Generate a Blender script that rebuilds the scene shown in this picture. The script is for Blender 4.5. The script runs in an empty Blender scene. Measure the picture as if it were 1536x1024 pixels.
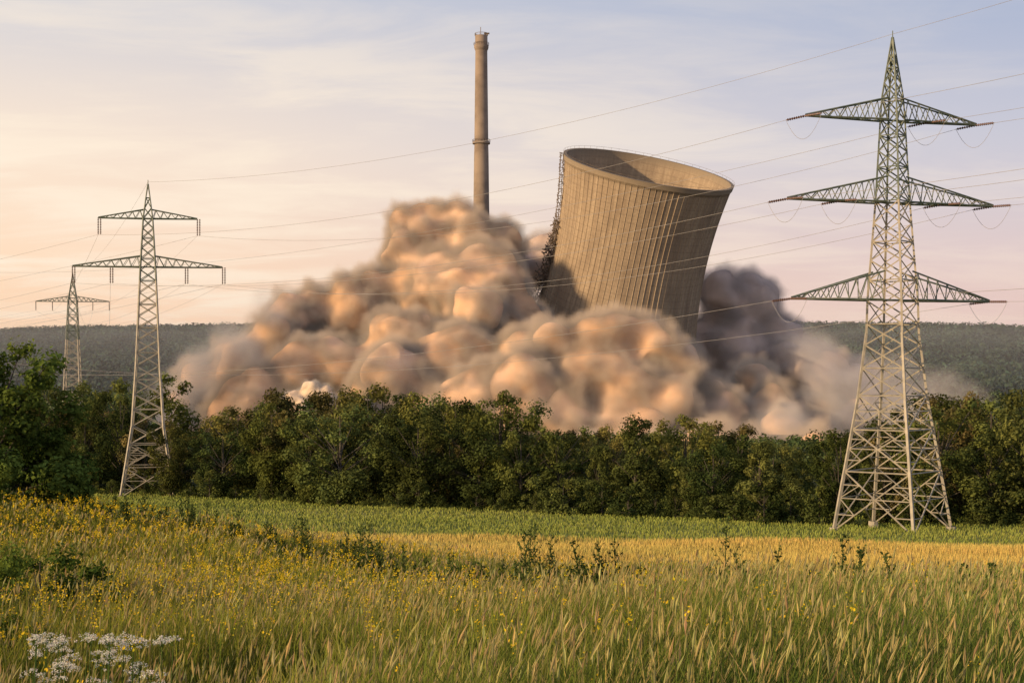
import bpy, math, random, bmesh
import numpy as np
from mathutils import Vector, noise as mnoise
rng=np.random.default_rng(7); random.seed(7)
sc=bpy.context.scene
CZ=20.0; F=2133.33
def P(px,row,D): return Vector(((px-768)/F*D, D, CZ-(row-560)/F*D))
# ---------------------------------------------------------------- helpers
def link(ob,parent=None):
    sc.collection.objects.link(ob)
    if parent: ob.parent=parent
    return ob
def empty(name):
    e=bpy.data.objects.new(name,None); sc.collection.objects.link(e); return e
def mesh_np(name,V,Fc,mats=(),col=None,midx=None,smooth=False):
    V=np.asarray(V,dtype=np.float32); Fc=np.asarray(Fc,dtype=np.int32); k=Fc.shape[1]
    me=bpy.data.meshes.new(name)
    me.vertices.add(len(V)); me.vertices.foreach_set('co',V.ravel())
    me.loops.add(Fc.size); me.loops.foreach_set('vertex_index',Fc.ravel())
    me.polygons.add(len(Fc)); me.polygons.foreach_set('loop_start',np.arange(0,Fc.size,k,dtype=np.int32))
    if midx is not None: me.polygons.foreach_set('material_index',np.asarray(midx,dtype=np.int32))
    me.polygons.foreach_set('use_smooth',np.full(len(Fc),smooth,dtype=bool))
    for m in mats: me.materials.append(m)
    me.update(calc_edges=True)
    if col is not None:
        a=me.attributes.new('Col','FLOAT_COLOR','POINT')
        c=np.ones((len(V),4),dtype=np.float32); c[:,:3]=col; a.data.foreach_set('color',c.ravel())
    return me
class NT:
    def __init__(s,nt): s.nt=nt; s.n=nt.nodes; s.l=nt.links
    def node(s,t,**kw):
        n=s.n.new(t)
        for k,v in kw.items():
            if k.startswith('i_'):
                key=k[2:]
                key=int(key) if key.isdigit() else key.replace('_',' ')
                if isinstance(v,bpy.types.NodeSocket): s.l.new(v,n.inputs[key])
                else: n.inputs[key].default_value=v
            else: setattr(n,k,v)
        return n
    def math(s,op,a,b=0.0,c=0.0,clamp=False):
        n=s.n.new('ShaderNodeMath'); n.operation=op; n.use_clamp=clamp
        for i,v in enumerate((a,b,c)):
            if isinstance(v,bpy.types.NodeSocket): s.l.new(v,n.inputs[i])
            else: n.inputs[i].default_value=v
        return n.outputs[0]
    def mix(s,f,a,b,blend='MIX'):
        n=s.n.new('ShaderNodeMix'); n.data_type='RGBA'; n.blend_type=blend
        for i,v in ((0,f),(6,a),(7,b)):
            if isinstance(v,bpy.types.NodeSocket): s.l.new(v,n.inputs[i])
            else: n.inputs[i].default_value=v if i==0 else (*v,1) if len(v)==3 else v
        return n.outputs[2]
    def sstep(s,v,a,b):
        n=s.n.new('ShaderNodeMapRange'); n.interpolation_type='SMOOTHSTEP'
        s.l.new(v,n.inputs[0]); n.inputs[1].default_value=a; n.inputs[2].default_value=b
        return n.outputs[0]
def newmat(name):
    m=bpy.data.materials.new(name); m.use_nodes=True
    t=NT(m.node_tree); b=m.node_tree.nodes['Principled BSDF']; o=m.node_tree.nodes['Material Output']
    return m,t,b,o
def noise_mat(name,c1,c2,scale,rough=0.85,bump=0.0,bscale=None,metal=0.0,vec='Object'):
    m,t,b,o=newmat(name)
    tc=t.node('ShaderNodeTexCoord')
    n=t.node('ShaderNodeTexNoise',i_Vector=tc.outputs[vec],i_Scale=scale,i_Detail=6.0)
    t.l.new(t.mix(t.sstep(n.outputs[0],0.35,0.65),c1,c2),b.inputs['Base Color'])
    b.inputs['Roughness'].default_value=rough; b.inputs['Metallic'].default_value=metal
    if bump:
        n2=t.node('ShaderNodeTexNoise',i_Vector=tc.outputs[vec],i_Scale=bscale or scale*4,i_Detail=6.0)
        bp=t.node('ShaderNodeBump',i_Strength=bump,i_Height=n2.outputs[0]); t.l.new(bp.outputs[0],b.inputs['Normal'])
    return m
def leaf_mat(name,trans=0.3,simple=False):
    m,t,b,o=newmat(name)
    a=t.node('ShaderNodeAttribute',attribute_name='Col')
    csock=a.outputs[0]
    if not simple:
        oi=t.node('ShaderNodeObjectInfo')
        v=t.math('MULTIPLY_ADD',oi.outputs['Random'],0.95,0.55)
        hs=t.node('ShaderNodeHueSaturation',i_Value=v,i_Color=a.outputs[0])
        t.l.new(t.math('MULTIPLY_ADD',oi.outputs['Random'],-0.03,0.507),hs.inputs['Hue']); csock=hs.outputs[0]
    t.n.remove(b); df=t.node('ShaderNodeBsdfDiffuse',i_Color=csock)
    if trans>0:
        tr=t.node('ShaderNodeBsdfTranslucent',i_Color=csock)
        mx=t.node('ShaderNodeMixShader',i_0=trans); t.l.new(df.outputs[0],mx.inputs[1]); t.l.new(tr.outputs[0],mx.inputs[2])
        t.l.new(mx.outputs[0],o.inputs[0])
    else: t.l.new(df.outputs[0],o.inputs[0])
    return m
# ---------------------------------------------------------------- terrain
PY=np.array([-400,-60,0,6,12,20,30,40,50,70,105,130,160,206,300,500,900,1250,1700,2200,2600,3200,5000,9000],float)
PZ=np.array([-1,-1.6,-1.9,-2.1,-2.75,-3.75,-5.0,-6.25,-7.4,-9.6,-12.8,-14.3,-15.9,-17.6,-20,-22,-22,-18,15,55,72,70,40,20],float)
_ys=np.concatenate([np.linspace(-400,400,1601),np.linspace(405,9000,1720)])
_zs=np.interp(_ys,PY,PZ)
_k=np.ones(9)/9; _z2=_zs.copy(); _z2[8:-8]=np.convolve(_zs,_k,'same')[8:-8]; _z2[8:-8]=np.convolve(_z2,_k,'same')[8:-8]
def H(X,Y):
    X=np.asarray(X,float); Y=np.asarray(Y,float)
    z=np.interp(Y,_ys,_z2)
    s=np.clip((4-X)/22,0,1); s=s*s*(3-2*s)
    z=z+2.3*s*np.exp(-((Y-39)/12)**2)
    far=np.clip((Y-1250)/900,0,1)
    z=z+far*(4*np.sin(X/410+1.0)+6*np.sin(X/170+Y/300)*np.sin(Y/210)+1.2*np.sin(X/60+2))
    z=z+0.12*np.sin(X*0.21+1)*np.sin(Y*0.17)*np.clip((220-Y)/100,0,1)
    return z+CZ
def crest(X): return 40+0*X+2.0*np.sin(X*0.2)
def fieldline(X,Y): return Y+0.435*X-112.5
tx=np.sinh(np.linspace(-6.2,6.2,300))*16
ty=np.concatenate([np.linspace(-400,0,12)[:-1],np.linspace(0,60,90)[:-1],np.linspace(60,240,110)[:-1],240+np.geomspace(4,8700,130)])
GX,GY=np.meshgrid(tx,ty); GZ=H(GX,GY)
n1,n2=GX.shape; idx=np.arange(n1*n2).reshape(n1,n2)
Fg=np.stack([idx[:-1,:-1],idx[:-1,1:],idx[1:,1:],idx[1:,:-1]],-1).reshape(-1,4)
gm,t,b,o=newmat('ground_mat')
geo=t.node('ShaderNodeNewGeometry'); sep=t.node('ShaderNodeSeparateXYZ',i_0=geo.outputs['Position'])
X,Y=sep.outputs[0],sep.outputs[1]
nz=t.node('ShaderNodeTexNoise',i_Vector=geo.outputs['Position'],i_Scale=0.9,i_Detail=8.0).outputs[0]
nb=t.node('ShaderNodeTexNoise',i_Vector=geo.outputs['Position'],i_Scale=0.06,i_Detail=4.0).outputs[0]
meadow=t.mix(nz,(0.035,0.05,0.012),(0.11,0.12,0.03))
gold=t.mix(nz,(0.28,0.19,0.05),(0.42,0.30,0.09))
green=t.mix(t.sstep(nz,0.35,0.65),(0.12,0.14,0.03),(0.23,0.24,0.06)); green=t.mix(t.sstep(nb,0.4,0.7),green,(0.27,0.25,0.08))
forest=t.mix(nz,(0.03,0.04,0.02),(0.06,0.07,0.03))
fl=t.math('ADD',t.math('ADD',Y,t.math('MULTIPLY',X,0.435)),t.math('MULTIPLY_ADD',nz,3.0,-114.0))
c=t.mix(t.sstep(Y,38,44),meadow,gold); c=t.mix(t.sstep(fl,-1.5,1.5),c,green)
c=t.mix(t.sstep(Y,215,240),c,forest)
t.l.new(c,b.inputs['Base Color']); b.inputs['Roughness'].default_value=1; b.inputs['Specular IOR Level'].default_value=0.1
bp=t.node('ShaderNodeBump',i_Strength=0.8,i_Distance=0.3,i_Height=nz); t.l.new(bp.outputs[0],b.inputs['Normal'])
link(bpy.data.objects.new('ground',mesh_np('ground',np.stack([GX,GY,GZ],-1).reshape(-1,3),Fg,[gm],smooth=True)))
# ---------------------------------------------------------------- blades
def blades(x,y,h,w,lean,c0,c1,z=None):
    n=len(x); z=H(x,y) if z is None else z
    a=rng.uniform(0,2*np.pi,n); la=rng.normal(0.5,1.6,n)
    dx,dy=np.cos(a)*w/2,np.sin(a)*w/2
    lx,ly=np.cos(la)*lean*h,np.sin(la)*lean*h
    V=np.zeros((n,5,3))
    V[:,0]=np.stack([x-dx,y-dy,z-0.05],-1); V[:,1]=np.stack([x+dx,y+dy,z-0.05],-1)
    V[:,2]=np.stack([x+dx*.9+lx*.3,y+dy*.9+ly*.3,z+h*.6],-1); V[:,3]=np.stack([x-dx*.9+lx*.3,y-dy*.9+ly*.3,z+h*.6],-1)
    V[:,4]=np.stack([x+lx,y+ly,z+h],-1)
    b0=np.arange(n)[:,None]*5
    Fc=np.concatenate([b0+[0,1,2],b0+[0,2,3],b0+[3,2,4]],0)
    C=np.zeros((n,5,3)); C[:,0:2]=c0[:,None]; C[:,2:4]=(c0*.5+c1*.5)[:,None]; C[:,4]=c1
    return V.reshape(-1,3),Fc,C.reshape(-1,3),V[:,4]
def heads(tip,length,wid,col):
    n=len(tip); V=np.zeros((n,6,3)); a=rng.uniform(0,np.pi,n)
    dx,dy=np.cos(a)*wid,np.sin(a)*wid
    lx=rng.normal(0.25,0.25,n)*length; ly=rng.normal(0,0.25,n)*length
    V[:,0]=tip-np.stack([0*a,0*a,length*.15],-1); m=tip+np.stack([lx*.4,ly*.4,length*.35],-1)
    V[:,1]=m+np.stack([dx,dy,0*dx],-1); V[:,2]=m-np.stack([dx,dy,0*dx],-1)
    V[:,4]=m+np.stack([-dy,dx,0*dx],-1); V[:,5]=m-np.stack([-dy,dx,0*dx],-1)
    V[:,3]=tip+np.stack([lx,ly,length],-1)
    b0=np.arange(n)[:,None]*6
    Fc=np.concatenate([b0+[0,1,3],b0+[0,3,2],b0+[0,4,3],b0+[0,3,5]],0)
    return V.reshape(-1,3),Fc,np.repeat(col,6,0)
def merge(parts):
    Vs,Fs,Cs,o=[],[],[],0
    for v,f,c in parts: Vs.append(v);Fs.append(f+o);Cs.append(c);o+=len(v)
    return np.concatenate(Vs),np.concatenate(Fs),np.concatenate(Cs)
def cols(n,c,var): 
    c=np.array(c)[None]*(1+rng.normal(0,var,(n,1)))
    return np.clip(c*(1+rng.normal(0,0.06,(n,3))),0.004,1)
def vnoise(x,y,s,seed=0):
    return 0.5+0.5*(np.sin(x*s*1.3+seed+1.7*np.sin(y*s*.9+seed))*np.cos(y*s*1.1+1.3*np.sin(x*s*.7+seed*2)))
grass_m=leaf_mat('grass_blade_mat',0.35,True)
crop_m=leaf_mat('crop_blade_mat',0.0,True)
def fan(n,y0,y1,pw=1.0,ex=0.42,m=3):
    y=y0+(y1-y0)*rng.random(n)**pw; x=(rng.random(n)*2-1)*(ex*y+m); return x,y
parts=[]
for (n,y0,y1,hh,pw) in ((110000,6.5,20,0.62,1.0),(120000,16,44,0.6,1.0)):
    x,y=fan(n,y0,y1,pw); keep=y<crest(x)+2; x,y=x[keep],y[keep]; n=len(x)
    L=np.clip(0.5-(x/(0.36*y))*0.6+0.5*(vnoise(x,y,0.35,3)-.5),0,1)[:,None]
    dk=(.65+.6*vnoise(x*1.3,y*.8,.55,12))[:,None]
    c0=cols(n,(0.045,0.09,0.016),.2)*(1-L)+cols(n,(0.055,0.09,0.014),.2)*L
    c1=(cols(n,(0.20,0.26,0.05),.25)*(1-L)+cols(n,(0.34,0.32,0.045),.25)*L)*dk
    dry=(rng.random((n,1))<.10+.14*vnoise(x,y,.2,8)[:,None]); c1=np.where(dry,cols(n,(0.48,0.38,0.13),.2),c1)
    h=hh*rng.uniform(.45,1.4,n)*(0.7+0.6*vnoise(x,y,0.5,1)); h=np.where((x<-1.4)&(y<11),h*.55,h)
    w=0.0085*np.maximum(y/11,1)*rng.uniform(.5,1.6,n)
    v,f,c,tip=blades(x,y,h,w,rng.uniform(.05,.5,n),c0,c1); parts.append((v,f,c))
    s=rng.random(n)<0.16; k=s.sum()
    v,f,c=heads(tip[s],rng.uniform(.06,.14,k),0.008*np.maximum(y[s]/12,1),cols(k,(0.50,0.42,0.17),.2)); parts.append((v,f,c))
V_,F_,C_=merge(parts)
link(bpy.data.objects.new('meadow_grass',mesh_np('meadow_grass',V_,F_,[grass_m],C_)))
n=240000; x,y=fan(n,38,150,1.15,0.44,6); k=(y>crest(x))&(fieldline(x,y)<0.5); x,y=x[k],y[k]; n=len(x)
pt=vnoise(x,y,0.12,5)[:,None]
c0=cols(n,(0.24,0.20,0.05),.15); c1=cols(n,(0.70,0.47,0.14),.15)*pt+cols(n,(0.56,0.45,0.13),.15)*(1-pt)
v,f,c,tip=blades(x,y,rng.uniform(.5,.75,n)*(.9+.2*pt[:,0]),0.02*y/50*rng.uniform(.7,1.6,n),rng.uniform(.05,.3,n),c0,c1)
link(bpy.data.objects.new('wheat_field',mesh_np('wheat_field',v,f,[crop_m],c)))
n=180000; x,y=fan(n,75,225,0.9,0.46,10); k=(fieldline(x,y)+rng.normal(0,1.2,n)>-0.5); x,y=x[k],y[k]; n=len(x)
pt=np.clip(vnoise(x*0.4,y*1.6,0.1,2)*.7+.3*vnoise(x*.2+y*.1,y*3,0.35,6),0,1)[:,None]
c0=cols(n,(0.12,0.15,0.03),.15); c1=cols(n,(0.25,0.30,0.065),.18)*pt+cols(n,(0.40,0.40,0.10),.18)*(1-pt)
v,f,c,tip=blades(x,y,rng.uniform(.15,.4,n),0.05*y/100*rng.uniform(.7,1.6,n),rng.uniform(.1,.5,n),c0,c1)
link(bpy.data.objects.new('green_crop_field',mesh_np('green_crop_field',v,f,[crop_m],c)))
def quads(cen,nrm,size,col):
    n=len(cen); nrm=nrm/np.linalg.norm(nrm,axis=1,keepdims=True)
    r=rng.normal(size=(n,3)); u=np.cross(nrm,r); u/=np.linalg.norm(u,axis=1,keepdims=True); w=np.cross(nrm,u)
    s=size[:,None]
    V=np.stack([cen-u*s*.5,cen-w*s*.32+nrm*s*.08,cen+u*s*.5,cen+w*s*.32+nrm*s*.08],1)
    return V.reshape(-1,3),np.arange(n*4).reshape(n,4),np.repeat(col,4,0)
def tri(F4): return np.concatenate([F4[:,[0,1,2]],F4[:,[0,2,3]]],0)
parts=[]
n=14000; x,y=fan(n,7.5,41); d=vnoise(x,y,0.45,9)*np.clip(0.75-x/(0.36*y)*0.6,0.14,1.3); k=rng.random(n)<d**1.6; x,y=x[k],y[k]; n=len(x)
h=rng.uniform(.55,.98,n)
v,f,c,tip=blades(x,y,h,np.full(n,.008)*np.maximum(y/14,1),rng.uniform(0,.2,n),cols(n,(0.08,0.12,0.02),.1),cols(n,(0.16,0.2,0.03),.1)); parts.append((v,f,c))
m=12; cen=np.repeat(tip,m,0)+rng.normal(0,1,(n*m,3))*np.array([.03,.03,.045])*rng.uniform(.4,1.4,(n,1)).repeat(m,0)
v,f,c=quads(cen,rng.normal(size=(n*m,3))+[0,-.5,.8],rng.uniform(.015,.034,n*m)*np.repeat(np.maximum(y/20,.8),m),cols(n*m,(0.72,0.52,0.03),.15)); parts.append((v,tri(f),c))
V_,F_,C_=merge(parts)
link(bpy.data.objects.new('yellow_wildflowers',mesh_np('yellow_wildflowers',V_,F_,[grass_m],C_)))
def stem_tube(p,q,r0,r1,sides=5):
    p=np.array(p,float);q=np.array(q,float);d=q-p;d/=np.linalg.norm(d)+1e-9
    u=np.cross(d,[0.3,0.2,1.0])
    if np.linalg.norm(u)<.05: u=np.cross(d,[1,0,0])
    u/=np.linalg.norm(u); w=np.cross(d,u); a=np.arange(sides)*2*np.pi/sides
    ring=np.cos(a)[:,None]*u+np.sin(a)[:,None]*w
    V=np.concatenate([p+ring*r0,q+ring*r1]); i=np.arange(sides); j=(i+1)%sides
    return V,np.stack([i,j,j+sides,i+sides],-1)
parts=[]
for k in range(46):
    D=random.uniform(8.2,10.5); px=random.choice([random.uniform(40,130),random.uniform(120,290),random.uniform(150,260)]); x0=(px-768)/F*D; z0=float(H(x0,D))
    row=random.uniform(948,1035); zt=CZ-(row-560)/F*D; zt=max(zt,z0+.3)
    v,f=stem_tube((x0,D,z0),(x0+.03,D,zt-.06),.004,.003); parts.append((v,tri(f),cols(len(v),(0.1,0.16,0.04),.1)))
    sz=random.uniform(.5,1.1)
    for j in range(10):
        a=j*2.4+k; r=.026*sz*math.sqrt(j)*random.uniform(.7,1.2); c0=np.array([x0+.03+r*math.cos(a),D+r*math.sin(a),zt-r*.45+random.uniform(-.015,.015)])
        v,f=stem_tube((x0+.03,D,zt-.06),c0,.0015,.001,3); parts.append((v,tri(f),cols(len(v),(0.1,0.16,0.04),.1)))
        m=16; cc=c0+rng.normal(0,1,(m,3))*[.009,.009,.006]
        v,f,c=quads(cc,rng.normal(size=(m,3))*.7+[0,-.4,1],rng.uniform(.007,.013,m),cols(m,(0.78,0.74,0.62),.1)); parts.append((v,tri(f),c))
V_,F_,C_=merge(parts)
link(bpy.data.objects.new('white_umbel_flowers',mesh_np('white_umbel_flowers',V_,F_,[grass_m],C_)))
bark=noise_mat('bark_mat',(0.045,0.038,0.028),(0.09,0.075,0.055),6,0.9,0.0)
leafm=leaf_mat('leaf_mat',0.3)
def weed(px,D,h,seed):
    r=np.random.default_rng(seed); x0=(px-768)/F*D; z0=float(H(x0,D)); parts=[]
    for s in range(r.integers(3,6)):
        bx,by=x0+r.normal(0,.22),D+r.normal(0,.2); hh=h*r.uniform(.55,1); tx_,ty_=bx+r.normal(0,.14),by
        v,f=stem_tube((bx,by,z0),(tx_,ty_,z0+hh),.012,.005); parts.append((v,tri(f),cols(len(v),(0.07,0.1,0.03),.1)))
        nb_=24
        for i in range(nb_):
            t_=.2+.8*i/nb_; a=i*2.4; L=.17*h*(1.25-t_)*r.uniform(.5,1.4)
            p0=np.array([bx+(tx_-bx)*t_,by,z0+hh*t_]); p1=p0+np.array([math.cos(a)*L,math.sin(a)*L,L*1.2])
            v,f=stem_tube(p0,p1,.006,.002,3); parts.append((v,tri(f),cols(len(v),(0.07,0.1,0.03),.1)))
            m=6; tt=r.random((m,1)); cc=p0+(p1-p0)*tt+r.normal(0,.012,(m,3))
            v,f,c=quads(cc,r.normal(size=(m,3))+[0,-.3,.8],r.uniform(.03,.075,m),cols(m,(0.075,0.11,0.03),.25)); parts.append((v,tri(f),c))
    V_,F_,C_=merge(parts); link(bpy.data.objects.new('wild_weed_plant',mesh_np('wild_weed_plant',V_,F_,[leafm],C_)))
for i,(px,D,h) in enumerate([(460,32,1.7),(520,31,1.45),(548,30,1.65),(325,36,1.4),(590,30,1.2),(800,26,1.9),(835,27,1.5),(870,27,1.3),(910,25,1.7),(770,28,1.2),(1130,21,1.85),(1180,22,1.4),(1250,21,1.4),(1275,20,1.55),(1460,19,1.2),(640,29,1.2),(1010,25,1.1),(400,33,1.3),(700,28,1.2),(265,36,1.4),(150,37,1.3),(200,37,1.4),(430,31,1.2),(490,31,1.3),(360,34,1.3),(230,36,1.3),(300,35,1.2),(740,27,1.1),(940,26,1.2),(570,29,1.3),(180,36,1.2),(890,26,1.2),(1100,22,1.1),(1380,20,1.0)]): weed(px,D,h,i)
# ---------------------------------------------------------------- trees
def make_tree(name,Ht,W,nl,leaf,seed,lobes=26,low=0.1,col=(0.06,0.085,0.022),peak=0.5,lob=1.0,trunk=True,thr=-.2):
    r=np.random.default_rng(seed); cen=[];rad=[]
    for i in range(lobes):
        zf=low+(0.93-low)*((i+.5)/lobes)**.9
        pr=math.sin(math.pi*min(1,max(0.06,(zf-low*.3)/(1.0-low*.3)))**(math.log(.5)/math.log(peak)))**.55
        a=i*2.4+r.uniform(-.7,.7); rr=W/2*pr*r.uniform(.3,.98)
        R=Ht*r.uniform(.05,.12)*lob*(1.1-.35*zf)
        cen.append((rr*math.cos(a),rr*math.sin(a),Ht*zf+r.uniform(-.04,.05)*Ht)); rad.append((R*1.15,R*1.15,R*r.uniform(.8,1.3)))
    cen=np.array(cen);rad=np.array(rad)
    wt=(rad[:,0]**2); li=r.choice(lobes,nl,p=wt/wt.sum())
    d=r.normal(size=(nl,3)); d/=np.linalg.norm(d,axis=1,keepdims=True)
    fr=r.random((nl,1))**.33*r.uniform(.75,1.2,(nl,1))
    pos=cen[li]+d*rad[li]*fr
    nseed=np.array([mnoise.noise(Vector(p)*(6.0/Ht)*2.4+Vector((seed,0,0))) for p in pos])
    keep=(nseed>thr)&(pos[:,2]>0.05); pos=pos[keep]; d=d[keep]; li=li[keep]; nseed=nseed[keep]; fr=fr[keep]; nl=len(pos)
    nr=d*1.0+r.normal(size=(nl,3))*.45+[0,0,.3]
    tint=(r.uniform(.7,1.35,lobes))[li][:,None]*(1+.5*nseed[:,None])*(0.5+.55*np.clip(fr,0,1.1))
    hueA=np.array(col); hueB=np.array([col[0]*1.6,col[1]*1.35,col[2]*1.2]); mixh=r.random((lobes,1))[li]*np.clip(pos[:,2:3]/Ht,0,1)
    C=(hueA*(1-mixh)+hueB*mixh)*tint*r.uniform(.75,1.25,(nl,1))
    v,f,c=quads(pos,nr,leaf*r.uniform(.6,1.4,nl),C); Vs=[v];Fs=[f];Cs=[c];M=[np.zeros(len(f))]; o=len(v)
    if trunk:
        segs=[((0,0,-.5),(0,0,Ht*.35),Ht*.022,Ht*.016),((0,0,Ht*.35),(Ht*.01,0,Ht*.62),Ht*.016,Ht*.010),((Ht*.01,0,Ht*.62),(0,0,Ht*.9),Ht*.010,Ht*.003)]
        for ci in cen:
            z0=ci[2]*.55; segs.append(((0,0,z0),tuple(ci),Ht*.006,Ht*.002))
        for s in segs:
            v,f=stem_tube(*s,6); Vs.append(v);Fs.append(f+o);Cs.append(np.full((len(v),3),.1));M.append(np.ones(len(f)));o+=len(v)
    return mesh_np(name,np.concatenate(Vs),np.concatenate(Fs),[leafm,bark],np.concatenate(Cs),np.concatenate(M))
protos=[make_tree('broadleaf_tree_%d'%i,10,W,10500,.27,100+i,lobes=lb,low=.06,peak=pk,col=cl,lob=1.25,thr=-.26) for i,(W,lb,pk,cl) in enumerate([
  (10,26,.60,(0.085,0.105,0.03)),(7.5,20,.64,(0.095,0.12,0.03)),(11,30,.58,(0.075,0.10,0.03)),(8.5,22,.68,(0.115,0.125,0.035)),(10,28,.62,(0.066,0.094,0.028)),(6.2,18,.62,(0.10,0.125,0.036)),(9,16,.68,(0.12,0.115,0.042)),(9.5,24,.70,(0.082,0.11,0.03))])]
shr=[make_tree('shrub_%d'%i,3,4,2600,.2,300+i,lobes=16,low=.05,peak=.4,col=(0.065,0.09,0.026),lob=1.6) for i in range(3)]
bp_=[-400,40,200,330,400,600,800,1030,1100,1300,1536,1900]; bd=[225,215,212,200,192,178,166,156,147,143,140,138]
tp_=[-400,60,100,200,240,300,345,430,470,520,620,700,760,830,900,1000,1060,1100,1200,1300,1380,1440,1536,1900]
tr_=[600,612,582,586,632,642,596,598,630,598,600,612,610,640,628,642,652,642,664,652,632,592,584,584]
rr=random.Random(5)
def place(me,name,px,D,h,base_h,wscale=1.0):
    X=(px-768)/F*D; ob=bpy.data.objects.new(name,me); sc.collection.objects.link(ob)
    ob.location=(X,D,float(H(X,D))-.1); s=h/base_h; ws=s*rr.uniform(.8,1.25)*wscale; ob.scale=(ws,ws,s); ob.rotation_euler=(0,0,rr.uniform(0,6.28)); return ob
for off,step,dz in ((0,62,12),(11,62,0),(24,62,4),(40,70,8)):
    px=-330+rr.uniform(0,30)
    while px<1880:
        D=np.interp(px,bp_,bd)+off+rr.uniform(-6,6); row=np.interp(px,tp_,tr_)+dz+rr.choice([-24,-12,0,10,26,50])+rr.uniform(-4,4)
        X=(px-768)/F*D; h=CZ-(row-560)/F*D-float(H(X,D)); h=max(h,5.5)
        place(rr.choice(protos),'broadleaf_tree',px,D,h,10); px+=step*rr.uniform(.6,1.4)
px=-300
while px<1850:
    D=np.interp(px,bp_,bd)-4+rr.uniform(-1.5,1.5); place(rr.choice(shr),'shrub',px,D,rr.uniform(1.6,4.2),3,1.1); px+=rr.uniform(22,55)
nb1=make_tree('hedge_tree',5.2,4.5,30000,.12,55,lobes=38,low=.03,peak=.42,col=(0.06,0.10,0.02),lob=1.15,thr=-.12)
for px,D,h,wsc in ((-8,40,5.5,1.15),(-110,42,5.8,1.0),(55,41,3.4,1.1),(-50,37,3.0,1.0),(100,40,1.5,1.3)):
    place(nb1,'hedge_tree',px,D,h,5.2,wsc)
nb2=make_tree('meadow_shrub',1.3,1.6,9000,.045,56,lobes=20,low=.03,peak=.45,col=(0.07,0.12,0.022),lob=1.5)
for px,D,h in ((60,16,1.35),(-20,15,1.4),(120,17,1.1),(10,12.5,.8),(30,19,1.2)): place(nb2,'meadow_shrub',px,D,h,1.3)
farm=leaf_mat('far_leaf_mat',0.0,True)
def woods(name,n,xr,yr,hh,nleaf,leaf,col,cond=None,up=0.0,var=.2):
    x=rng.uniform(*xr,n); y=rng.uniform(*yr,n)
    if cond is not None: k=cond(x,y); x,y=x[k],y[k]; n=len(x)
    z=H(x,y); h=rng.uniform(*hh,n)
    d=rng.normal(size=(n,nleaf,3)); d/=np.linalg.norm(d,axis=2,keepdims=True); d[:,:,2]=np.abs(d[:,:,2])*rng.choice([1,1,1,-.6],(n,nleaf))
    R=(h*.42)[:,None,None]*np.array([1,1,1.15])
    pos=np.stack([x,y,z+h*.5],-1)[:,None]+d*R*rng.uniform(.7,1.05,(n,nleaf,1))
    pt=(.6+.8*vnoise(x,y,.02,4))[:,None]
    C=np.repeat(cols(n,col,var)*pt,nleaf,0)
    v,f,c=quads(pos.reshape(-1,3),(d+rng.normal(0,.4,d.shape)+[0,-up*.6,up]).reshape(-1,3),leaf*rng.uniform(.7,1.3,n*nleaf),C)
    link(bpy.data.objects.new(name,mesh_np(name,v,f,[farm],c)))
pxl=lambda x,y: x/y*F+768
woods('distant_woodland',2600,(-420,420),(260,900),(9,15),70,1.6,(0.08,0.105,0.05),lambda x,y:(pxl(x,y)<225)&(pxl(x,y)>-250)|(pxl(x,y)>1395)&(pxl(x,y)<1800))
woods('valley_scrub',2500,(-200,300),(225,400),(3,5.5),40,.9,(0.06,0.08,0.03),lambda x,y:(pxl(x,y)<1500)&(pxl(x,y)>100))
woods('wooded_hill',55000,(-1500,1500),(1150,2750),(9,19),14,4.0,(0.040,0.062,0.040),lambda x,y:np.abs(x)<.5*y,up=.3,var=.42)
# ---------------------------------------------------------------- pylons
steel=noise_mat('weathered_steel_mat',(0.30,0.27,0.21),(0.42,0.37,0.28),1.5,.6)
steelg=noise_mat('green_steel_mat',(0.10,0.13,0.10),(0.18,0.20,0.15),1.5,.6)
insm=noise_mat('insulator_mat',(0.10,0.05,0.04),(0.16,0.09,0.06),8,.3)
class Beams:
    def __init__(s): s.V=[];s.F=[];s.o=0
    def add(s,p,q,w):
        v,f=stem_tube(p,q,w*.707,w*.707,4); s.V.append(v);s.F.append(f+s.o);s.o+=len(v)
    def beads(s,p,q,r,n):
        p=np.array(p,float);q=np.array(q,float)
        for i in range(n):
            a=p+(q-p)*(i/n);b=p+(q-p)*((i+.55)/n); v,f=stem_tube(a,b,r,r*.5,8); s.V.append(v);s.F.append(f+s.o);s.o+=len(v)
            a=p+(q-p)*((i+.55)/n);b=p+(q-p)*((i+1)/n); v,f=stem_tube(a,b,r*.3,r*.3,5); s.V.append(v);s.F.append(f+s.o);s.o+=len(v)
    def obj(s,name,mat,parent):
        return link(bpy.data.objects.new(name,mesh_np(name,np.concatenate(s.V),np.concatenate(s.F),[mat])),parent)
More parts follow.
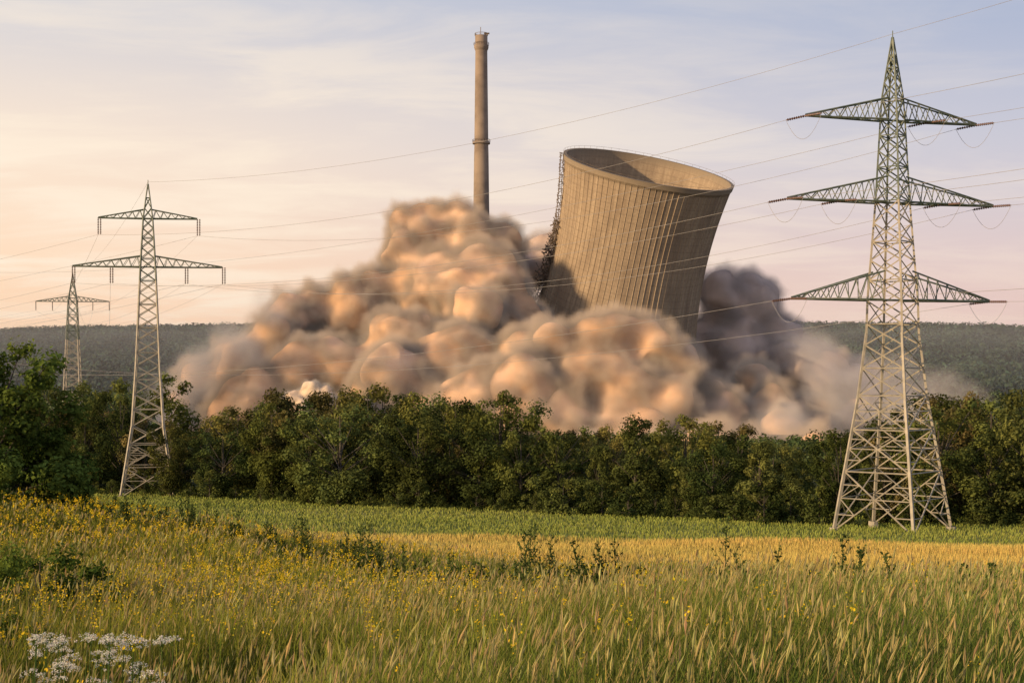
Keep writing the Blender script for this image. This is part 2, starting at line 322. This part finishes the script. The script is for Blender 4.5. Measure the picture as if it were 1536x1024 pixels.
def pylon(loc,yaw,radii,panels,arms,ayaw,legw,brw,sub=0):
    root=empty('electricity_pylon'); root.location=loc
    hs=[a for a,_ in radii]; rs=[b for _,b in radii]
    R=lambda h: float(np.interp(h,hs,rs))
    cn=lambda i,h: np.array([math.cos(yaw+math.pi/2*i)*R(h),math.sin(yaw+math.pi/2*i)*R(h),h])
    B=Beams(); G=Beams()
    pts=sorted(set(list(panels)+hs))
    for i in range(4):
        for h0,h1 in zip(pts[:-1],pts[1:]): (B if h0<30 else G).add(cn(i,h0),cn(i,h1),legw*(1-.55*h0/45))
        v,f=stem_tube(cn(i,-1.0),cn(i,.3),.55,.45,8); B.V.append(v);B.F.append(f+B.o);B.o+=len(v)
    for k,(h0,h1) in enumerate(zip(panels[:-1],panels[1:])):
        T=B if h0<30 else G
        for i in range(4):
            a0,b0,a1,b1=cn(i,h0),cn(i+1,h0),cn(i,h1),cn(i+1,h1)
            T.add(a0,b1,brw); T.add(b0,a1,brw)
            if k>0 and (k%2==0 or k<sub+1): T.add(a0,b0,brw*.9)
            if k<sub:
                wa=np.linalg.norm(a0-b0); wb=np.linalg.norm(a1-b1); tt=wa/(wa+wb)
                X_=a0+(b1-a0)*tt
                for (l0,l1) in ((a0,a1),(b0,b1)):
                    lm=l0+(l1-l0)*tt; T.add(lm,X_,brw*.7)
                    T.add(l0+(l1-l0)*tt*.5,(l0+X_)/2,brw*.7); T.add(lm,(l0+X_)/2,brw*.7)
                    T.add(lm+(l1-lm)*.5,(l1+X_)/2,brw*.7); T.add(lm,(l1+X_)/2,brw*.7)
    a=np.array([math.cos(ayaw),math.sin(ayaw),0]); bb=np.array([-a[1],a[0],0]); zz=np.array([0,0,1.])
    tips={}
    for (h,L,dh,n) in arms:
        for s in (-1,1):
            r0=R(h)*.75; w0=R(h)*.6; w1=R(h+dh)*.5
            tip=s*a*L+zz*(h)
            bA=[s*a*r0+sg*bb*w0+zz*h for sg in (-1,1)]; tA=[s*a*r0*.8+sg*bb*w1+zz*(h+dh) for sg in (-1,1)]
            ch=lambda p,t_: p+(tip+zz*.12-p)*t_
            for q in range(2):
                G.add(bA[q],tip,.13); G.add(tA[q],tip+zz*.12,.12)
                for j in range(n):
                    t0,t1=j/n,(j+1)/n; tm=(t0+t1)/2
                    G.add(ch(bA[q],t0),ch(tA[q],tm),brw*.7); G.add(ch(tA[q],tm),ch(bA[q],t1),brw*.7)
            for j in range(n):
                t0,t1=j/n,(j+1)/n
                G.add(ch(bA[0],t0),ch(bA[1],t1),brw*.6); G.add(ch(bA[1],t0),ch(bA[0],t1),brw*.6)
            tips[(h,s)]=(tip,bA,)
        G.add(-a*R(h)+zz*h,a*R(h)+zz*h,.14)
    G.add((0,0,panels[-1]-.2),(0,0,panels[-1]+.6),.08)
    B.obj('lattice_body',steel,root); G.obj('crossarms',steelg,root)
    return root,a,tips,Vector(loc)
wires=[]
def wire(p,q,sag,n=28):
    p=Vector(p);q=Vector(q); wires.append([p.lerp(q,i/n)-Vector((0,0,4*sag*(i/n)*(1-i/n))) for i in range(n+1)])
D=130; X=(1339-768)/F*D; zb=float(H(X,D)); locR=Vector((X,D,zb))
Rrad=[(0,5.5),(12,3.25),(18,2.45),(21,2.35),(30,1.6),(37.5,1.15),(39.5,1.0),(45,.06)]
pan=[0,5.4,9.2,12.3,14.8,16.9,18.8,20.9,22.8,24.6,26.3,28,30,31.6,33.1,34.6,36,37.5,39.3,40.8,42.2,43.5,45]
rootR,aR,tipR,_=pylon(locR,math.radians(-90+4),Rrad,pan,[(37.4,8.8,2.0,7),(29.9,10.6,2.3,8),(21.0,10.2,2.6,8)],math.radians(16),.25,.10,sub=3)
D=206; X=(222-768)/F*D; locL=Vector((X,D,float(H(X,D))))
Lrad=[(0,5.2),(10,3.1),(18,2.4),(33,1.5),(40,.95),(45,.06)]
pan2=[0,4.2,7.4,10,12.4,14.6,16.7,18.7,20.6,22.4,24.2,25.9,27.6,29.3,31,32.6,34.2,35.8,37.2,38.6,40,41.5,43,45]
rootL,aL,tipL,_=pylon(locL,math.radians(45+12),Lrad,pan2,[(40,7.0,1.3,6),(33.0,10.6,1.6,8)],math.radians(8),.25,.09,sub=2)
D=414; X=(109-768)/F*D; locT=Vector((X,D,float(H(X,D)))); hT=CZ+150/F*D-locT.z
rootT,aT,tipT,_=pylon(locT,math.radians(45+8),[(0,5.5),(12,3.4),(hT-8,1.7),(hT,.08)],list(np.linspace(0,hT,22)),[(hT-8.2,10.4,1.6,7)],math.radians(6),.30,.13,sub=0)
locN=Vector((88,46,zb+4))
insR=Beams(); insL=Beams(); insT=Beams()
def atR(h,s,frac):
    tip=tipR[(h,s)][0]; return Vector((tip[0]*frac,tip[1]*frac,h))
dL=(locL-locR).normalized(); dN=(locN-locR).normalized()
attR=[]
for h,s,fr in ((37.4,-1,1),(37.4,1,1),(37.4,1,.42),(29.9,-1,1),(29.9,1,1),(29.9,1,.5),(29.9,-1,.5),(21.0,-1,1),(21.0,1,1)):
    p=atR(h,s,fr)
    l=p+Vector((dL.x,dL.y,-.08))*2.0; r=p+Vector((dN.x,dN.y,-.04))*2.0
    insR.beads(p,l,.13,9); insR.beads(p,r,.13,9)
    a_,b_=locR+l,locR+r; wires.append([a_.lerp(b_,i/12)-Vector((0,0,4*2.0*(i/12)*(1-i/12))) for i in range(13)])
    attR.append((h,s,fr,locR+l,locR+r))
insR.obj('insulators',insm,rootR)
attL={}
for (h,s,fr) in ((40,-1,1),(40,1,1),(33.0,-1,1),(33.0,-1,.5),(33.0,1,.5),(33.0,1,1)):
    tip=tipL[(h,s)][0]; p=Vector((tip[0]*fr,tip[1]*fr,h)); q=p-Vector((0,0,2.4))
    insL.beads(p,q,.14,10); attL[(h,s,fr)]=locL+q
    insL.beads(p+Vector((.35,0,0)),q+Vector((.35,0,0)),.14,10)
insL.obj('insulators',insm,rootL)
attT=[]
for s,fr in ((-1,1),(-1,.55),(1,.55),(1,1)):
    tip=tipT[(hT-8.2,s)][0]; p=Vector((tip[0]*fr,tip[1]*fr,hT-8.2)); q=p-Vector((0,0,2.6)); insT.beads(p,q,.2,7); attT.append(locT+q)
insT.obj('insulators',insm,rootT)
pairs={(37.4,-1,1):(40,-1,1),(37.4,1,1):(40,1,1),(29.9,-1,1):(33.0,-1,1),(29.9,-1,.5):(33.0,-1,.5),(29.9,1,.5):(33.0,1,.5),(29.9,1,1):(33.0,1,1)}
for h,s,fr,l,r in attR:
    off=r-locR; wire(r,locN+Vector((off.x*.9,off.y,off.z+1)),2.0)
    if (h,s,fr) in pairs: wire(l,attL[pairs[(h,s,fr)]],3.5+.6*s)
    else: wire(l,locL+Vector((l-locR).xyz)*1.0+Vector((-60,60,0)),5)
topR=locR+Vector((0,0,45.3)); topL=locL+Vector((0,0,45.3)); topT=locT+Vector((0,0,hT))
wire(topR,locN+Vector((0,0,48)),1.5); wire(topR,topL,3.0); wire(topL,topT,3)
for i,(k,p) in enumerate(attL.items()):
    wire(p,attT[i%4],5); wire(p,Vector((p.x-130,p.y+60,p.z-12)),3)
for p in attT: wire(p,Vector((p.x-170,p.y+90,p.z+1)),6)
cu=bpy.data.curves.new('power_lines','CURVE'); cu.dimensions='3D'; cu.bevel_depth=.017; cu.bevel_resolution=0
for w in wires:
    sp=cu.splines.new('POLY'); sp.points.add(len(w)-1)
    for i,p in enumerate(w): sp.points[i].co=(*p,1)
cu.materials.append(noise_mat('conductor_mat',(0.3,0.28,0.26),(0.4,0.37,0.34),1,.5))
link(bpy.data.objects.new('power_lines',cu))
# ---------------------------------------------------------------- cooling tower
conc,t,b,o=newmat('tower_concrete_mat')
at=t.node('ShaderNodeAttribute',attribute_name='shell'); se=t.node('ShaderNodeSeparateXYZ',i_0=at.outputs['Vector'])
def cyl(sx,sy):
    cb=t.node('ShaderNodeCombineXYZ'); t.l.new(t.math('MULTIPLY',se.outputs[0],sx),cb.inputs[0]); t.l.new(t.math('MULTIPLY',se.outputs[1],sy),cb.inputs[1]); return cb.outputs[0]
st=t.node('ShaderNodeTexNoise',i_Vector=cyl(1.2,.03),i_Scale=1.0,i_Detail=8.0,i_Roughness=.65).outputs[0]
s2=t.node('ShaderNodeTexNoise',i_Vector=cyl(.25,.06),i_Scale=1.0,i_Detail=6.0).outputs[0]
s3=t.node('ShaderNodeTexNoise',i_Vector=cyl(1.5,1.2),i_Scale=1.0,i_Detail=6.0,i_Roughness=.7).outputs[0]
c=t.mix(t.sstep(st,.35,.68),(0.32,0.24,0.16),(0.45,0.35,0.235)); c=t.mix(t.math('MULTIPLY',t.sstep(s2,.42,.72),.6),c,(0.22,0.165,0.115))
c=t.mix(t.math('MULTIPLY',t.sstep(s3,.35,.7),.45),c,(0.19,0.145,0.10))
c=t.mix(t.sstep(se.outputs[1],5,0),c,(0.25,0.20,0.14))
hb=t.math('FRACT',t.math('MULTIPLY',se.outputs[1],1/3.0)); hb=t.math('LESS_THAN',hb,.10)
c=t.mix(t.math('MULTIPLY',hb,.3),c,(0.14,0.105,0.075))
t.l.new(c,b.inputs['Base Color']); b.inputs['Roughness'].default_value=.95
tower=empty('cooling_tower')
A=Vector((0.18,-0.30,0.935)).normalized(); tower.location=P(973,253,600)
q=Vector((0,0,1)).rotation_difference(A); tower.rotation_mode='QUATERNION'; tower.rotation_quaternion=q
NA=1080; T=np.concatenate([np.linspace(0,2,4),np.linspace(3,118,90)])
def rt(t_): return 32.6*np.sqrt(1+((t_-36)/77)**2)
th=np.arange(NA)*2*np.pi/NA; k6=np.arange(NA)%12
rib=np.where(k6<=0,.22,0.0)
rows=[];att=[]
for t_ in T:
    off=rib*(t_>2.2)+(.6 if t_<=2.2 else 0); r_=rt(t_)+off
    rows.append(np.stack([r_*np.cos(th),r_*np.sin(th),np.full(NA,-t_)],-1)); att.append(np.stack([th/(2*np.pi)*120,np.full(NA,t_),0*th],-1))
for t_ in T[::-1]:
    r_=rt(t_)-.7; rows.append(np.stack([r_*np.cos(th),r_*np.sin(th),np.full(NA,-t_)],-1)); att.append(np.stack([th/(2*np.pi)*120+300,np.full(NA,t_),0*th],-1))
nr=len(rows); V=np.concatenate(rows); i=np.arange(nr)[:,None]; j=np.arange(NA)[None]
i2=(i+1)%nr; j2=(j+1)%NA
Fc=np.stack([i*NA+j,i2*NA+j,i2*NA+j2,i*NA+j2],-1).reshape(-1,4)
me=mesh_np('shell',V,Fc,[conc]); a_=me.attributes.new('shell','FLOAT_VECTOR','POINT'); a_.data.foreach_set('vector',np.concatenate(att).astype(np.float32).ravel())
link(bpy.data.objects.new('shell',me),tower)
Bm=Beams(); az=math.pi+.05; rl=random.Random(3)
def sh(t_,a,o_): r_=float(rt(np.array(t_)))+o_; return (r_*math.cos(a),r_*math.sin(a),-t_)
for da in (0,.025,.05):
    for o_ in (.8,2.0):
        for k in range(44): Bm.add(sh(k*1.6,az+da,o_+rl.uniform(-.5,.5)),sh(k*1.6+1.6,az+da,o_+rl.uniform(-.5,.5)),.17)
for k in range(70):
    Bm.add(sh(k,az,2.0),sh(k,az+.05,2.0),.14)
    if k%3==0: Bm.add(sh(k,az,.2),sh(k,az,2.4),.22); Bm.add(sh(k,az+.05,.2),sh(k+2,az,2.5),.18)
for k in range(340):
    tt=rl.uniform(28,80); a0=az+rl.uniform(-.1,.16); o0=rl.uniform(0,1.5+(tt-28)*.13); p=np.array(sh(tt,a0,o0)); Bm.add(p,p+np.array([rl.uniform(-2.2,1.5),rl.uniform(-2,2),rl.uniform(-2.2,2.2)]),rl.uniform(.12,.5))
Bm.obj('access_ladder',noise_mat('rusty_steel_mat',(0.13,0.10,0.075),(0.22,0.17,0.125),.5,.9),tower)
Rm=Beams()
for k in range(120):
    a0=2*math.pi*k/120; a1=2*math.pi*(k+1)/120
    Rm.add(sh(-1.0,a0,.5),sh(-1.0,a1,.5),.06)
    if k%2==0: Rm.add(sh(0,a0,.5),sh(-1.0,a0,.5),.06)
Rm.obj('rim_railing',bpy.data.materials['rusty_steel_mat'],tower)
# ---------------------------------------------------------------- chimney
chim=empty('chimney_stack'); D=750; pc=P(722,560,D); zg=float(H(pc.x,D)); chim.location=(pc.x,D,zg); chim.scale=(.93,.93,1)
Hc=CZ+506/F*D-zg
prof=[(5.6,0),(4.9,Hc*.4),(4.1,Hc-62),(3.95,Hc-57.2),(5.0,Hc-57),(5.0,Hc-56),(3.95,Hc-55.8),(3.4,Hc-8),(3.9,Hc-7),(4.1,Hc-6.2),(4.1,Hc-5),(3.5,Hc-4.8),(3.5,Hc),(3.0,Hc),(3.0,Hc-9)]
ns=48; th=np.arange(ns)*2*np.pi/ns
V=np.concatenate([np.stack([r_*np.cos(th),r_*np.sin(th),np.full(ns,z)],-1) for r_,z in prof]); i=np.arange(len(prof)-1)[:,None]; j=np.arange(ns)[None]
Fc=np.stack([i*ns+j,i*ns+(j+1)%ns,(i+1)*ns+(j+1)%ns,(i+1)*ns+j],-1).reshape(-1,4)
link(bpy.data.objects.new('shaft',mesh_np('shaft',V,Fc,[noise_mat('chimney_concrete_mat',(0.21,0.16,0.12),(0.31,0.24,0.18),.12,.95)])),chim)
Bm=Beams()
for zz0,rr0 in ((Hc-56,5.0),(Hc-5,4.3),(Hc,3.7)):
    for k in range(24):
        a0,a1=k*2*math.pi/24,(k+1)*2*math.pi/24
        Bm.add((rr0*math.cos(a0),rr0*math.sin(a0),zz0+1.2),(rr0*math.cos(a1),rr0*math.sin(a1),zz0+1.2),.15); Bm.add((rr0*math.cos(a0),rr0*math.sin(a0),zz0),(rr0*math.cos(a0),rr0*math.sin(a0),zz0+1.2),.12)
Bm.add((-.4,0,Hc-2),(-.4,0,Hc+4.6),.3); Bm.add((2.2,0,Hc),(2.2,0,Hc+1.8),.5); Bm.add((3.2,0,Hc-.5),(3.2,0,Hc+1.3),.5); Bm.add((1.5,0,Hc+1.2),(4.6,0,Hc+1.2),.7); Bm.add((-3.3,0,Hc-1),(-3.3,0,Hc+1.6),.3)
Bm.obj('antennas_and_gallery',bpy.data.materials['rusty_steel_mat'],chim)
# ---------------------------------------------------------------- dust
def core_mat(name,c1,c2):
    m,t,b,o=newmat(name); t.n.remove(b); g=t.node('ShaderNodeNewGeometry')
    n=t.node('ShaderNodeTexNoise',i_Vector=g.outputs['Position'],i_Scale=.03,i_Detail=4.0).outputs[0]
    df=t.node('ShaderNodeBsdfDiffuse',i_Color=t.mix(t.sstep(n,.38,.62),c1,c2)); t.l.new(df.outputs[0],o.inputs[0]); return m
def vol_mat(name,c1,dens,aniso=-.35,nscale=.09,lo=.3,step=2.5):
    m,t,b,o=newmat(name); t.n.remove(b)
    a=t.node('ShaderNodeAttribute',attribute_name='density'); g=t.node('ShaderNodeNewGeometry')
    n=t.node('ShaderNodeTexNoise',i_Vector=g.outputs['Position'],i_Scale=nscale,i_Detail=3.0,i_Roughness=.65)
    mr=t.node('ShaderNodeMapRange',i_0=n.outputs[0]); mr.inputs[1].default_value=.36; mr.inputs[2].default_value=.62; mr.inputs[3].default_value=lo*dens; mr.inputs[4].default_value=dens
    d=t.math('MULTIPLY',a.outputs['Fac'],mr.outputs[0])
    s=t.node('ShaderNodeVolumeScatter',i_Density=d); s.inputs['Color'].default_value=(*c1,1); s.inputs['Anisotropy'].default_value=aniso
    ab=t.node('ShaderNodeVolumeAbsorption',i_Density=d); ab.inputs['Color'].default_value=(*c1,1)
    ad=t.node('ShaderNodeAddShader'); t.l.new(s.outputs[0],ad.inputs[0]); t.l.new(ab.outputs[0],ad.inputs[1]); t.l.new(ad.outputs[0],o.inputs['Volume'])
    m.cycles.volume_step_rate=step
    return m
def billow(name,sph,mat,parent,grow,voxel,amps,vol,core=None,sc_=1.0,out=4.0):
    """soft detailed density grid of dust around a smoother opaque body added to brighten it"""
    bm=bmesh.new()
    for (px,row,rp,D) in sph:
        ret=bmesh.ops.create_icosphere(bm,subdivisions=3,radius=max(.5,rp/F*D+grow)); bmesh.ops.translate(bm,verts=ret['verts'],vec=P(px,row,D))
    me=bpy.data.meshes.new(name); bm.to_mesh(me); bm.free(); me.materials.append(core or mat)
    def one(nm,mt,soft):
        ob=bpy.data.objects.new(nm,me); link(ob,parent)
        md=ob.modifiers.new('r','REMESH'); md.mode='VOXEL'; md.voxel_size=voxel; md.use_smooth_shade=True
        def disp(kind,size,st,mid,depth=2):
            if not st: return
            d=ob.modifiers.new('d','DISPLACE'); d.strength=st; d.mid_level=mid; d.texture_coords='GLOBAL'
            tx=bpy.data.textures.new('t',kind); tx.noise_scale=size*sc_
            if kind=='CLOUDS': tx.noise_depth=depth
            else: tx.noise_intensity=1.2
            d.texture=tx
        disp('CLOUDS',20,amps[0],.5,1); disp('VORONOI',15,-amps[1]*(1.0 if soft else .8),.4)
        if not soft:
            s=ob.modifiers.new('s','SMOOTH'); s.iterations=18; s.factor=.5
        else:
            if out:
                d=ob.modifiers.new('o','DISPLACE'); d.strength=out; d.mid_level=0
                md=ob.modifiers.new('r2','REMESH'); md.mode='VOXEL'; md.voxel_size=voxel
            disp('VORONOI',7.5,-amps[2],.4); disp('VORONOI',3.4,-amps[3],.4); disp('CLOUDS',5,amps[2]*.5,.5,3)
            ng=bpy.data.node_groups.new('to_volume','GeometryNodeTree'); ng.interface.new_socket('G',in_out='INPUT',socket_type='NodeSocketGeometry'); ng.interface.new_socket('G',in_out='OUTPUT',socket_type='NodeSocketGeometry')
            i=ng.nodes.new('NodeGroupInput'); o=ng.nodes.new('NodeGroupOutput'); mv=ng.nodes.new('GeometryNodeMeshToVolume'); mv.resolution_mode='VOXEL_SIZE'
            mv.inputs['Density'].default_value=1.0; mv.inputs['Voxel Size'].default_value=vol[0]; mv.inputs['Interior Band Width'].default_value=vol[1]
            sm=ng.nodes.new('GeometryNodeSetMaterial'); sm.inputs['Material'].default_value=mt
            ng.links.new(i.outputs[0],mv.inputs['Mesh']); ng.links.new(mv.outputs[0],sm.inputs[0]); ng.links.new(sm.outputs[0],o.inputs[0])
            g=ob.modifiers.new('vol','NODES'); g.node_group=ng
    one(name,mat,True)
    if core: one(name+'_fill_body',core,False)  # solid diffuse surface added inside the volume to lift the dust's brightness
dust=empty('dust_cloud')
main=[(265,605,30,560),(300,570,34,570),(350,550,46,570),(400,515,46,575),(430,468,42,585),(470,460,38,590),(380,600,55,550),(450,560,60,560),(520,468,50,590),(510,550,60,560),
(595,375,38,600),(600,335,32,605),(640,325,38,605),(690,335,42,605),(650,345,48,605),(700,365,55,605),(745,375,46,605),(640,430,70,595),(720,440,80,585),(780,480,55,580),(575,440,42,595),(600,520,66,560),(680,540,70,545),(560,600,55,540),(640,620,55,530),(740,590,66,530),(800,540,58,540),(850,570,56,530),(890,505,42,525),(930,490,40,522),(975,510,42,525),(1015,540,42,530),(930,580,66,520),(1000,600,56,520),(850,630,50,515),(1080,605,50,530),(470,640,60,540),(340,650,60,550),(1060,640,60,525),(760,650,60,520),(270,650,40,550),(560,650,60,525),(660,665,50,515),(940,650,60,510),(720,455,50,560),(830,515,40,525),(590,560,55,530),(785,580,58,518),(700,600,55,520),(880,560,50,518),
(1150,615,52,540),(1220,622,46,550),(1280,628,40,560),(1180,650,50,520),(1140,575,40,560),
(880,668,34,455),(930,670,34,450),(980,670,34,450),(1030,670,34,450),(1080,670,34,450),(1130,670,34,450),(1180,672,34,450),(1230,672,34,450),(1280,672,32,450),(1330,674,30,450)]
dark=[(1085,440,42,650),(1125,452,52,655),(1105,530,60,650),(1168,505,44,655),(1195,550,50,640),(1060,520,50,655),(1245,565,42,630),(1290,580,38,640),(815,368,34,665),(800,400,40,655),(770,400,40,650)]
AM=(9,7.0,4.6,2.0)
billow('main_plume',main,vol_mat('dust_mat',(.99,.79,.59),.66),dust,-2.0,1.1,AM,(1.15,5.0),core_mat('dust_fill_body_mat',(.80,.49,.28),(.84,.57,.39)),out=5.2)
billow('dark_plume',dark,vol_mat('dark_dust_mat',(.93,.79,.70),.50),dust,-1.0,1.2,AM,(1.3,6.0),core_mat('dark_dust_fill_body_mat',(.60,.45,.36),(.68,.53,.44)),out=5.2)
rub=[(442,598,15,508),(465,586,16,508),(490,592,16,508),(515,600,14,508),(455,612,15,506),(490,612,16,506),(535,608,10,508)]
billow('pale_burst',rub,vol_mat('pale_dust_mat',(.99,.88,.74),1.2,nscale=.3,step=3),dust,-.3,.45,(2.4,2.4,1.7,.8),(.45,1.3),core_mat('pale_dust_fill_body_mat',(.70,.50,.34),(.76,.60,.43)),sc_=.3,out=1.2)
drift=[(1240,590,44,530),(1290,585,48,530),(1350,590,48,525),(1400,598,44,520),(1450,612,34,515),(1180,640,40,480),(1270,640,40,480),(1370,640,36,480),(1440,645,26,480),(1330,620,40,500),(1200,520,34,560),(1240,545,36,560),
(255,600,42,530),(300,560,40,535),(350,520,36,540),(230,630,36,525),(400,470,30,560)]
billow('drifting_haze',drift,vol_mat('drifting_haze_mat',(.99,.92,.87),.20,aniso=-.2,nscale=.04,lo=.15),dust,3,2.0,(12,5,0,0),(2.5,12),out=0)
vh=np.array([[x,y,z] for z in (-8,80) for y in (700,6000) for x in (-4000,4000)],float)
vf=np.array([[0,2,3,1],[4,5,7,6],[0,1,5,4],[2,6,7,3],[0,4,6,2],[1,3,7,5]])
vm,t,b,o=newmat('valley_haze_mat'); t.n.remove(b); vs=t.node('ShaderNodeVolumeScatter',i_Density=.00019); vs.inputs['Color'].default_value=(1,1,1,1); t.l.new(vs.outputs[0],o.inputs['Volume'])
link(bpy.data.objects.new('valley_haze',mesh_np('valley_haze',vh,vf,[vm])))
# ---------------------------------------------------------------- world, sun, camera
SUN=Vector((-0.84,-0.48,0.26)).normalized(); el=math.asin(SUN.z); azs=math.atan2(SUN.x,SUN.y)
w=bpy.data.worlds.new('World'); sc.world=w; w.use_nodes=True; t=NT(w.node_tree); bg=w.node_tree.nodes['Background']
sky=t.node('ShaderNodeTexSky',sky_type='NISHITA',sun_disc=False,sun_elevation=el,sun_rotation=azs%(2*math.pi),air_density=1.0,dust_density=2.0)
tc=t.node('ShaderNodeTexCoord'); sp=t.node('ShaderNodeSeparateXYZ',i_0=tc.outputs['Generated']); x_,y_,z_=sp.outputs
def lin(c): return tuple(((v/255+.055)/1.055)**2.4 if v>10 else v/3294 for v in c)
side=t.sstep(x_,-.42,.42)
hor=t.mix(side,lin((255,216,180)),lin((230,198,190))); mid=t.mix(side,lin((251,229,207)),lin((200,198,210))); top=t.mix(side,lin((206,207,215)),lin((162,175,203)))
g=t.mix(t.sstep(z_,.02,.17),hor,mid); g=t.mix(t.sstep(z_,.13,.28),g,top); g=t.mix(t.sstep(z_,.3,.9),g,lin((120,138,180)))
zz=t.math('ADD',t.math('MAXIMUM',z_,0.0),.12)
pv=t.node('ShaderNodeCombineXYZ'); t.l.new(t.math('DIVIDE',x_,zz),pv.inputs[0]); t.l.new(t.math('MULTIPLY',t.math('DIVIDE',y_,zz),1.8),pv.inputs[1])
cn=t.node('ShaderNodeTexNoise',i_Vector=pv.outputs[0],i_Scale=1.3,i_Detail=8.0,i_Roughness=.6,i_Distortion=.5).outputs[0]
cf=t.math('MULTIPLY',t.sstep(cn,.40,.66),t.math('MULTIPLY_ADD',side,-.6,.8)); cf=t.math('MULTIPLY',cf,t.math('MULTIPLY_ADD',t.sstep(z_,.15,.26),-.5,1.0))
g=t.mix(cf,g,lin((255,238,216)))
sk10=t.node('ShaderNodeVectorMath',operation='SCALE',i_0=g); sk10.inputs['Scale'].default_value=10.8
fin=t.mix(.93,sky.outputs[0],sk10.outputs[0]); t.l.new(fin,bg.inputs[0]); bg.inputs[1].default_value=.1
sl=bpy.data.lights.new('sun','SUN'); sl.energy=5.0; sl.angle=math.radians(.5); sl.color=(1,.70,.40)
so=bpy.data.objects.new('sun',sl); link(so); so.rotation_mode='QUATERNION'; so.rotation_quaternion=SUN.to_track_quat('Z','Y'); so.location=(-50,-30,60)
cam=bpy.data.cameras.new('camera'); cam.lens=50; cam.sensor_width=36; cam.shift_y=48/1536; cam.clip_end=20000; cam.clip_start=.1
co=bpy.data.objects.new('camera',cam); link(co); co.location=(0,0,CZ); co.rotation_euler=(math.pi/2,0,0); sc.camera=co
sc.view_settings.view_transform='Standard'; sc.view_settings.look='None'; sc.view_settings.exposure=0
